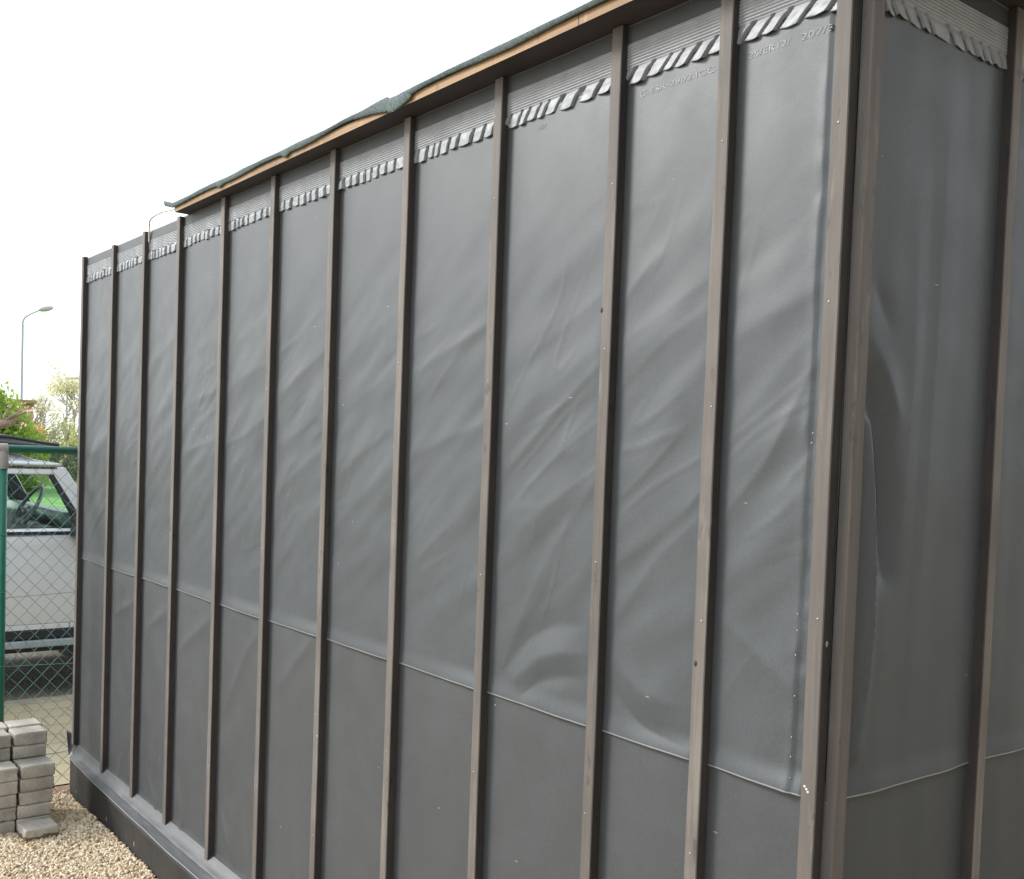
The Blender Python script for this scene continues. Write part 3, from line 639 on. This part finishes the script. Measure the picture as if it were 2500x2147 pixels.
for c, (cn, yc) in enumerate((('right-hand', -.332), ('left-hand', -.4785))):
    for r in range(5):
        where = ('bottom brick' if r == 0 else 'top brick' if r == 4 else ordn[r] + ' brick from the ground') + ' of the front tier, %s column' % cn
        dy = (-.006 + .0035 * r) if c == 0 else (-.004 + .002 * r)
        put_brick(-3.861, yc + dy + random.uniform(-.002, .002), -.1745 + H * (r + .5), 'grey paving brick, ' + where, random.uniform(-.02, .02))
    for r in range(7):
        if r < 5: lab = 'grey paving brick in the middle tier, walled in behind the front columns'
        else: lab = 'grey paving brick, %s of the two bricks standing above the front tier, %s column' % ('upper' if r == 6 else 'lower', cn)
        put_brick((-3.989 if r < 5 else -3.995), yc + (.006 if c == 0 else 0) + random.uniform(-.003, .003), -.1765 + H * (r + .5), lab, random.uniform(-.03, .03))
    for r in range(7):
        if r < 6: lab = 'grey paving brick in the rear tier, hidden behind the taller middle columns'
        else: lab = 'pale paving brick on top of the rear tier, %s column, only its top showing' % cn
        put_brick(-4.126, yc + .02 + random.uniform(-.003, .003), -.178 + (H + .0008) * (r + .5), lab, random.uniform(-.04, .04))
fb = put_brick(-3.7005, -.345, -.143, 'damp-footed paving brick lying on the gravel in front of the stack', .03)
fb.data = fb.data.copy(); fb.data.materials.clear(); fb.data.materials.append(M_damp)

# ------------------------------------------------------------------ chain link fence
FX = -4.455
fence = empty('chain_link_fence', (FX, -.343, -.2), 'green chain link fence with tubular top rail between the shed and the pavement', 'fence')
mb = MB()
mb.tube([(FX, -.346, -.25), (FX, -.352, 1.43)], .0245, 20); mb.build('post', M_green, fence, smooth=True)
mb = MB(); mb.tube([(FX, -.352, 1.40), (FX, -.352, 1.44), (FX, -.352, 1.485)], [.029, .029, .027], 20)
mb.tube([(FX, -.375, 1.497), (FX, -.329, 1.497)], .0265, 20); mb.tube([(FX, -.352, 1.478), (FX, -.352, 1.51)], [.027, .022], 20); mb.build('rail_collar', M_collar, fence, bevel=.002, smooth=True)
mb = MB(); mb.tube([(FX, -2.6, 1.4965), (FX, .35, 1.4985)], .0195, 20); mb.build('top_rail', M_green, fence, smooth=True)
mb = MB(); mb.tube([(FX, -2.55, -.25), (FX, -2.55, 1.48)], .0245, 16); mb.build('post', M_green, fence, smooth=True)
P_ = .0757; mb = MB(); nrow = int((1.462 + .2) / (P_ * .535)); z0 = 1.472
for i in range(-2, 74):
    ya = .28 - i * P_ / 2; pts = []
    wob = random.uniform(-.002, .002)
    for j in range(nrow + 1):
        z = z0 - j * P_ * .535; y = ya + (P_ / 4 + .0010) * (1 if (j + i) % 2 else -1) + wob + .004 * math.sin(z * 3.1)
        sgn = 1 if (j + i) % 2 else -1
        pts += [(FX + .0035 + .0022 * sgn, y - .0028 * sgn, z + .0028), (FX + .0035 - .0022 * sgn, y - .0028 * sgn, z - .0028)]
    mb.tube(pts, .0014, 5, caps=False)
mb.build('wire_mesh', M_wire, fence, smooth=True)
for z in (1.06, .78, .425, -.02):
    mb = MB(); mb.tube([(FX + .006, -2.55 + 2.9 * q / 20, z + .010 * math.sin(q * .7 + z * 9)) for q in range(21)], .0015, 5); mb.build('tension_wire', M_wire, fence, smooth=True)
for z in (1.08, .80, .44):
    mb = MB(); mb.tube([(FX + .0255 * math.cos(a), -.35 + .0255 * math.sin(a), z) for a in np.linspace(0, 2 * math.pi, 16)], .002, 5); mb.build('wire_tie', M_wire, fence, smooth=True)

# ------------------------------------------------------------------ parked car
XC = -6.48; G = -.212
car = empty('parked_car', (XC - .93, -.35, G), 'silver off-road car with black mirror parked beyond the green fence', 'car')
XF = XC - 1.86
def arch(yc, r, n=10): return [(yc - r * math.cos(math.pi * i / n), .17 + r * math.sin(math.pi * i / n)) for i in range(n + 1)]
low = [(-2.68, .22)] + arch(-1.72, .44) + [] + arch(1.06, .44) + [(1.86, .22), (1.93, .45), (1.90, .74), (1.80, .84), (.86, .93), (.70, .945), (-2.60, .945), (-2.70, .70)]
low = [(y, max(z, .21)) for y, z in low]
mb = MB(); mb.prism(low, 'x', XF, XC); mb.build('body', M_car, car, bevel=.035, seg=3, fixn=True)
# door skins: a hair proud of the body so the shut lines show
def door(y0, y1, front):
    root = None
    yy_ = np.linspace(y0, y1, 12); zz_ = np.r_[.301, np.linspace(.305, .895, 26), .90]; Yd, Zd = np.meshgrid(yy_, zz_)
    Xd = XC + .008 + .036 * (1 - ((Zd - .62) / .33) ** 2) + .006 * smoothstep(.80, .835, Zd)
    d = grid_obj('door', Xd, Yd, Zd, M_car, car, thick=.02)
    mb = MB(); mb.box(XC + .030, XC + .05, y0 + .08, y0 + .24, .80, .825); mb.build('handle', M_blackpl, d, bevel=.006)
    return d
door(-.50, .66, True); door(-1.22, -.508, False)
mb = MB(); mb.prism([(-1.20, .262), (.530, .262), (.530, .297), (-1.20, .297)], 'x', XC - .01, XC + .014); mb.build('lower_door_strip', M_car, car, bevel=.004, fixn=True)
mb = MB(); mb.prism([(.539, .262), (.62, .262), (.62, .297), (.539, .297)], 'x', XC - .01, XC + .013); mb.build('front_wing_edge', M_car, car, bevel=.004, fixn=True)
mb = MB(); mb.box(XC - .05, XC + .018, -1.22, .62, .199, .259); mb.build('sill_cladding', M_blackpl, car, bevel=.006)
mb = MB(); mb.box(XC - .04, XC + .05, -1.2, .60, .145, .192); mb.build('side_step', M_greypl, car, bevel=.008)
mb = MB(); mb.box(XF + .05, XC - .05, -2.3, 1.7, .10, .26); mb.box(XC - .3, XC - .04, -1.2, .6, .108, .14); mb.box(XC - .26, XC - .02, .54, .62, .045, .2); mb.build('underbody', M_blackpl, car)
mb = MB(); mb.box(XC - .02, XC + .014, -1.2, .60, .905, .928); mb.build('window_sill_trim', M_blackpl, car, bevel=.003)
# greenhouse
TH = .07
def side_panel(name, poly, mat, side, t=.05, out=0.0, bev=.008):
    mb = MB(); V = []
    for inn in (0, t):
        for y, z in poly:
            lean = TH * (z - .93) / .43
            x = (XC - .02 + out - lean - inn) if side > 0 else (XF + .02 - out + lean + inn)
            V.append((x, y, z))
    n = len(poly); mb.add(V, [tuple(range(n)), tuple(range(n, 2 * n))[::-1]] + [(i, n + i, n + (i + 1) % n, (i + 1) % n) for i in range(n)])
    return mb.build(name, mat, car, bevel=bev, fixn=True)
for sd_ in (1, -1):
    side_panel('a_pillar', [(.66, .93), (.76, .93), (.515, 1.365), (.44, 1.365), (.425, 1.33)], M_car, sd_)
    side_panel('pillar_lining', [(.655, .93), (.755, .93), (.505, 1.36), (.43, 1.36)], M_blackpl, sd_, t=.012, out=-.053, bev=0)
    side_panel('window_frame', [(.60, .93), (.655, .93), (.435, 1.325), (.40, 1.325)], M_blackpl, sd_, out=-.004)
    side_panel('b_pillar', [(-.56, .93), (-.46, .93), (-.46, 1.325), (-.56, 1.325)], M_blackpl, sd_)
    side_panel('c_pillar', [(-1.32, .93), (-1.20, .93), (-1.20, 1.325), (-1.32, 1.325)], M_car, sd_)
    side_panel('d_pillar', [(-2.55, .93), (-2.35, .93), (-2.35, 1.325), (-2.50, 1.325)], M_car, sd_)
    side_panel('roof_side_rail', [(-2.50, 1.312), (.43, 1.312), (.455, 1.352), (-2.50, 1.352)], M_car, sd_)
    side_panel('front_side_window', [(-.46, .93), (.60, .93), (.42, 1.318), (-.46, 1.318)], M_glass, sd_, t=.005, out=-.018, bev=0)
    side_panel('rear_side_window', [(-1.20, .93), (-.56, .93), (-.56, 1.318), (-1.20, 1.318)], M_glass, sd_, t=.005, out=-.018, bev=0)
    side_panel('rear_quarter_window', [(-2.36, .93), (-1.32, .93), (-1.32, 1.318), (-2.36, 1.318)], M_glass, sd_, t=.005, out=-.018, bev=0)
    side_panel('drip_gutter', [(-2.50, 1.354), (.46, 1.354), (.455, 1.364), (-2.50, 1.364)], M_blackpl, sd_, t=.03, out=.004, bev=0)
ys = np.linspace(-2.52, .49, 30); s_ = np.linspace(-1, 1, 25); Yg, Sg = np.meshgrid(ys, s_)
hw = .93 - TH - .02; zz = 1.366 + .075 * (1 - Sg ** 4) * smoothstep(.50, .2, Yg) + .004
grid_obj('roof_panel', (XC + XF) / 2 + Sg * hw, Yg, zz, M_car, car, thick=.02)
mb = MB(); mb.add([(XC - .08, .75, .935), (XF + .08, .75, .935), (XF + .12, .50, 1.36), (XC - .12, .50, 1.36)], [(0, 1, 2, 3)]); mb.build('windscreen', M_glass, car)
mb = MB(); mb.add([(XC - .08, -2.56, .935), (XF + .08, -2.56, .935), (XF + .12, -2.5, 1.36), (XC - .12, -2.5, 1.36)], [(3, 2, 1, 0)]); mb.build('rear_window', M_glass, car)
# roof rack
mb = MB()
for xx in (XC - .16, XF + .16):
    mb.tube(spline([(xx, -2.1, 1.50), (xx, -1.0, 1.525), (xx, -.2, 1.525), (xx, .25, 1.51), (xx, .50, 1.485)], 5), [.018] * 21, 10)
    for yy_ in (-1.9, -.9, .05): mb.box(xx - .02, xx + .02, yy_ - .03, yy_ + .03, 1.37, 1.52)
for yy_ in np.arange(-2.0, .4, .3): mb.tube([(XF + .16, yy_, 1.52), (XC - .16, yy_, 1.52)], .012, 8)
mb.tube(spline([(XC - .16, .49, 1.487), (XC - .5, .56, 1.50), (XF + .5, .56, 1.50), (XF + .16, .49, 1.487)], 5), .016, 8)
mb.build('roof_rack', M_blackpl, car, smooth=True)
ys = np.linspace(-2.0, .50, 26); s_ = np.linspace(-1, 1, 9); Yg, Sg = np.meshgrid(ys, s_)
grid_obj('rack_board', (XC + XF) / 2 + Sg * .72, Yg, 1.553 + .02 * (1 - Sg ** 2) - .05 * smoothstep(.1, .55, Yg), M_blackpl, car, thick=.02)
mb = MB(); mb.tube(spline([(XC + .0, .60, 1.44), (XC + .0, .66, 1.42), (XC + .01, .71, 1.34), (XC + .02, .735, 1.2), (XC + .03, .76, .95)], 6), .026, 10); mb.build('snorkel', M_blackpl, car, smooth=True)
mb = MB(); mb.prism([(.515, .885), (.70, .885), (.70, 1.03), (.525, 1.035)], 'x', XC + .02, XC + .20); mr = mb.build('side_mirror', M_blackpl, car, bevel=.02, fixn=True)
mb = MB(); mb.box(XC - .02, XC + .04, .58, .66, .93, .97); mb.build('mirror_arm', M_blackpl, mr, bevel=.005)
# wheels, lamps
for yw in (-1.72, 1.06):
    for xw in (XC - .12, XF + .12):
        mb = MB(); sgn = 1 if xw > -7 else -1
        mb.tube([(xw - .11, yw, .165), (xw - .10, yw, .165), (xw + .10, yw, .165), (xw + .11, yw, .165)], [.34, .375, .375, .34], 40); wh = mb.build('wheel', M_tyre, car, bevel=.01)
        mb = MB(); mb.tube([(xw + sgn * .06, yw, .165), (xw + sgn * .116, yw, .165)], [.20, .23], 32)
        for k in range(6):
            a = k * math.pi / 3; mb.tube([(xw + sgn * .12, yw, .165), (xw + sgn * .12, yw + .21 * math.cos(a), .165 + .21 * math.sin(a))], .028, 6)
        mb.build('rim', M_rim, wh)
for xx in (XC - .25, XF + .25):
    mb = MB(); mb.box(xx - .16, xx + .16, 1.86, 1.935, .58, .74); mb.build('headlight', M_lampglass, car, bevel=.02)
mb = MB(); mb.box(XF + .02, XC - .02, 1.84, 2.0, .18, .42); mb.build('bumper', M_blackpl, car, bevel=.03)
# interior
mb = MB(); mb.box(XF + .06, XC - .06, -2.4, .6, .90, .951); mb.build('cabin_floor', M_blackpl, car)
for xx in (XC - .50, XF + .50):
    mb = MB(); mb.prism([(-.35, .85), (-.19, .85), (-.25, 1.12), (-.31, 1.14), (-.45, 1.10)], 'x', xx - .24, xx + .24); st_ = mb.build('seat', M_seat, car, bevel=.03, fixn=True)
    mb = MB(); mb.prism([(-.45, 1.15), (-.34, 1.15), (-.35, 1.30), (-.45, 1.30)], 'x', xx - .12, xx + .12); mb.build('headrest', M_seat, st_, bevel=.03, fixn=True)
mb = MB(); mb.prism([(.52, .94), (.73, .94), (.72, .99), (.62, 1.05), (.50, 1.055), (.47, 1.0)], 'x', XF + .10, XC - .10); mb.build('dashboard', M_dash, car, bevel=.015, fixn=True)
mb = MB(); cc = Vector((XC - .48, .36, 1.05)); n_ = Vector((0, -.86, .5)).normalized(); e1 = Vector((1, 0, 0)); e2 = n_.cross(e1)
mb.tube([cc + (e1 * math.cos(a) + e2 * math.sin(a)) * .185 for a in np.linspace(0, 2 * math.pi, 33)], .014, 8, caps=False)
for a in (0, math.pi, 1.5 * math.pi): mb.tube([cc, cc + (e1 * math.cos(a) + e2 * math.sin(a)) * .18], .012, 6)
mb.tube([cc, cc - n_ * -.0 + Vector((0, .18, -.1))], .03, 8); mb.build('steering_wheel', M_dash, car, smooth=True)

# ------------------------------------------------------------------ street lamps
def lamp(base, pts, r0, r1, head, label):
    o = empty('street_lamp', base, label, 'street lamp', 'street lamps beyond the road')
    P = spline(pts, 6); mb = MB(); mb.tube(P, list(np.linspace(r0, r1, len(P))), 10); mb.build('pole', M_lamp, o, smooth=True)
    (a, b) = head; d = (Vector(b) - Vector(a)); mb = MB()
    mb.tube([Vector(a) + d * t for t in (0, .15, .5, .9, 1)], [.05, .09, .12, .08, .03], 10); mb.build('lamp_head', M_lamphead, o, smooth=True)
LK = Vector((1.053, -1.549, 1.54)); LP = lambda x, y, z: tuple(LK + (Vector((x, y, z)) - LK) * 1.36)
lamp((LP(-33.04, 6.365, 0)[0], LP(-33.04, 6.365, 0)[1], -.22), [LP(-33.04, 6.365, .25), LP(-33.04, 6.365, 2.5), LP(-33.04, 6.36, 4.8), LP(-33.04, 6.37, 5.15), LP(-33.0, 6.52, 5.33), LP(-32.93, 6.85, 5.52)], .055, .030, (LP(-32.95, 6.78, 5.50), LP(-32.85, 7.17, 5.61)), 'tall grey street lamp with a curved arm rising behind the green bush')
lamp((-66.5, 16.737, -.22), [(-66.5, 16.70, -.22), (-66.5, 16.72, 3), (-66.5, 16.737, 5.3), (-66.5, 16.78, 5.45), (-66.4, 17.3, 5.5)], .07, .05, ((-66.4, 17.2, 5.5), (-66.3, 17.6, 5.52)), 'distant street lamp with a square straight arm next to the bare trees')
lamp((-60.5, 12.75, -.22), [(-60.5, 12.75, -.22), (-60.5, 12.75, 3.4), (-60.5, 12.78, 3.62), (-60.4, 13.2, 3.68)], .06, .04, ((-60.4, 13.1, 3.68), (-60.35, 13.45, 3.70)), 'short far lamp post just right of the low house roof')

# ------------------------------------------------------------------ vegetation
def leaves(name, parent, n, sampler, ln, wd, mat, up=.0, seed=1):
    r = np.random.default_rng(seed); P = sampler(r, n); n = len(P)
    d = r.normal(size=(n, 3)); d[:, 2] += up; d /= np.linalg.norm(d, axis=1, keepdims=True)
    e = np.cross(d, r.normal(size=(n, 3))); e /= np.linalg.norm(e, axis=1, keepdims=True)
    L = (ln * r.uniform(.6, 1.3, n))[:, None]; W = (wd * r.uniform(.6, 1.3, n))[:, None]
    V = np.stack([P - d * L / 2, P + e * W / 2, P + d * L / 2, P - e * W / 2], 1).reshape(-1, 3)
    off = world_loc(parent); V = V - np.array(off[:])
    me = bpy.data.meshes.new(name); me.from_pydata(V.tolist(), [], np.arange(n * 4).reshape(n, 4).tolist()); me.materials.append(mat)
    o = bpy.data.objects.new(name, me); COL.objects.link(o); o.parent = parent; return o
def clumpy(center, rad, clumps, spread, flat=1.0, bottom=None, lo=.6):
    def f(r, n):
        c = r.normal(size=(clumps, 3)); c /= np.linalg.norm(c, axis=1, keepdims=True); c *= r.uniform(lo, 1, (clumps, 1)) ** .5
        c = np.array(center) + c * np.array(rad); k = r.integers(0, clumps, n)
        p = c[k] + r.normal(size=(n, 3)) * spread * np.array([1, 1, flat])
        return p if bottom is None else p[p[:, 2] > bottom]
    return f
def branches(mb, p, d, L, r, depth, rg, spread=.5, up=.15, kids=(2, 3), tips=None):
    q = p + d * L; mid = p + d * L * .5 + Vector(rg.normal(size=3)) * L * .05
    mb.tube([p, mid, q], [r, r * .85, r * .7], 5 if depth > 1 else 3, caps=False)
    if depth == 0:
        if tips is not None: tips.append(q)
        return
    for k in range(rg.integers(kids[0], kids[1] + 1)):
        nd = (d + Vector(rg.normal(size=3)) * spread + Vector((0, 0, up))).normalized()
        branches(mb, p + d * L * rg.uniform(.55, 1), nd, L * rg.uniform(.6, .85), r * .62, depth - 1, rg, spread, up, kids, tips)
def shrub(name, base, center, rad, label, cat, mat, n, clumps, spread, ln, wd, seed, stems=6, group=None, up=.4, extra=None):
    o = empty(name, base, label, cat, group); rg = np.random.default_rng(seed)
    mb = MB()
    for k in range(stems):
        d = Vector((rg.normal() * .35, rg.normal() * .35, 1)).normalized()
        branches(mb, Vector(base), d, rad[2] * .8, rad[2] * .03 + .01, 2, rg, .4, .2)
    mb.build('stems', M_twig, o)
    leaves('foliage', o, n, clumpy(center, rad, clumps, spread, 1, base[2]), ln, wd, mat, up, seed)
    if extra: extra(o)
    return o
shrub('bush', (-38.4, 5.31, -.22), (-38.4, 5.31, .68), (2.6, 2.92, 2.78), 'big rounded fresh green bush standing behind the car roof', 'bush', L_green, 70000, 420, .24, .22, .09, 11, up=-.2)
shrub('shrub', (-40.2, 8.28, -.22), (-40.2, 8.28, .5), (.6, .42, 1.75), 'narrow orange-leaved shrub at the right edge of the green bush', 'shrub', L_or, 1500, 30, .18, .17, .07, 12)
shrub('hedge', (-49.4, 12.5, -.22), (-49.4, 12.5, .6), (1.6, 2.7, 1.75), 'pale yellow-green hedge right of the orange shrub', 'hedge', L_yel, 7000, 80, .28, .18, .09, 13, stems=8)
shrub('shrub', (-46, 10.4, -.22), (-46, 10.4, .55), (1, 1.0, .55), 'low dark evergreen shrub in front of the pale far wall', 'shrub', L_dk, 1400, 26, .15, .16, .07, 14)
shrub('shrub', (-47, 12.35, -.22), (-47, 12.35, .75), (1, .75, .7), 'taller dark shrub beside the distant lamp post foot', 'shrub', L_dk, 1400, 26, .15, .16, .07, 15)
# pollarded tree with pink blossom
tr = empty('pollarded_tree', (-10.7, -1.3, -.22), 'knobbly pollarded tree with pink blossom at its twig ends, in front of the green bush', 'tree')
mb = MB(); P = spline([(-10.72, -1.3, -.22), (-10.7, -1.15, .85), (-10.7, -.4, 1.42), (-10.69, .55, 1.60), (-10.66, 1.07, 1.72)], 5)
mb.tube(P, list(np.linspace(.08, .042, len(P))), 9)
mb.tube(spline([(-10.7, -1.15, .85), (-10.75, -1.5, 1.4), (-10.8, -1.7, 1.7)], 4), [.08, .075, .07, .065, .06, .055, .05, .05, .045], 8)
for e_ in [(-10.66, 1.05, 1.865), (-10.6, 1.165, 1.85), (-10.64, 1.235, 1.845), (-10.62, 1.19, 1.76), (-10.72, .93, 1.80), (-10.7, 1.17, 1.69), (-10.66, .98, 1.66)]:
    a = Vector((-10.66, 1.0, 1.71)); b = Vector(e_); mb.tube([a, (a + b) / 2 + Vector((0, -.012, .008)), b], [.024, .015, .009], 6)
rg = np.random.default_rng(3)
for k in range(9): branches(mb, Vector((-10.8, -1.7, 1.7)), Vector((rg.normal() * .3, rg.normal() * .6, 1)).normalized(), .2, .02, 1, rg)
mb.build('trunk', M_bark, tr, smooth=True)
def bl(r, n):
    C_ = np.array([(-10.62, 1.19, 1.868), (-10.64, 1.245, 1.85), (-10.6, 1.225, 1.845), (-10.66, 1.05, 1.89), (-10.62, 1.15, 1.885), (-10.7, 1.185, 1.70), (-10.7, .93, 1.72), (-10.75, .9, 1.70), (-10.6, 1.27, 1.86)]); return C_[r.integers(0, len(C_), n)] + r.normal(size=(n, 3)) * .022
leaves('blossom', tr, 55, bl, .03, .022, L_pink, .3, 5)
# bare spring trees
def bare_tree(base, Ht, label, mat, seed, nl=700, depth=5, r=.14):
    o = empty('bare_tree', base, label, 'tree', 'bare spring trees in the distance'); rg = np.random.default_rng(seed); mb = MB(); tips = []
    branches(mb, Vector(base), Vector((rg.normal() * .04, rg.normal() * .04, 1)).normalized(), Ht * .34, r, depth, rg, .38, .22, (2, 3), tips)
    mb.build('trunk', M_twig, o)
    T_ = np.array([t[:] for t in tips])
    leaves('leaf_buds', o, nl, lambda rr, n: T_[rr.integers(0, len(T_), n)] + rr.normal(size=(n, 3)) * .22, .13, .08, mat, 0, seed)
bare_tree((-56, 12.7, -.22), 4.6, 'slender bare tree between the green bush and the far lamp', L_pale, 21, 500)
bare_tree((-60, 15.4, -.22), 6.0, 'leafing tree standing left of the distant square-armed lamp', L_pale, 22, 1700)
bare_tree((-63, 17.6, -.22), 6.6, 'leafing tree standing at the shed edge, right of the distant lamp', L_pale, 23, 2200)
bare_tree((-52, 7.9, -.22), 4.3, 'bare tree whose twigs show just above the green bush', L_pale, 24, 400)
bare_tree((-54, 10.7, -.22), 4.4, 'thin bare tree behind the low house roof', L_pale, 25, 800)
# low house and far garden wall
hs_ = empty('house', (-44, 7.6, -.22), 'low ochre house with a flat roof edge showing above the bush', 'house')
mb = MB(); mb.box(-46, -42.7, 8.35, 9.05, -.25, 2.98); mb.build('wall', M_house, hs_)
mb = MB(); mb.box(-46.2, -42.5, 8.25, 9.12, 2.98, 3.12); mb.build('roof', M_hroof, hs_, bevel=.02)
mb = MB(); mb.box(-42.72, -42.68, 8.5, 8.9, .9, 2.1); mb.build('window', M_blackpl, hs_)
mb = MB(); mb.box(-54.4, -54, 11.5, 24, -.25, 1.2); mb.box(-54.45, -53.95, 11.5, 24, 1.2, 1.28); tag(mb.build('garden_wall', M_render), 'low pale beige wall far beyond the lawn, right of the hedge', 'wall')

# added, unseen house right of the camera, there only to shade the end wall
shade_house = empty('house', (6.4, 1.5, -.25), 'added grey brick house, out of view, put up to shade the end wall', 'house')
mb = MB(); mb.box(4.2, 9.5, -5.0, 9.0, -.3, 4.6); mb.build('wall', M_shadebrick, shade_house)
mb = MB(); mb.prism([(3.9, 4.6), (9.8, 4.6), (6.55, 7.2)], 'y', -5.3, 9.3); mb.build('roof', M_hroof, shade_house)
mb = MB(); mb.box(4.17, 4.22, 2.0, 3.4, .9, 2.2); wn = mb.build('window', M_blackpl, shade_house)
mb = MB(); mb.box(4.12, 4.2, 1.9, 3.5, .82, .9); mb.build('sill', M_render, wn)
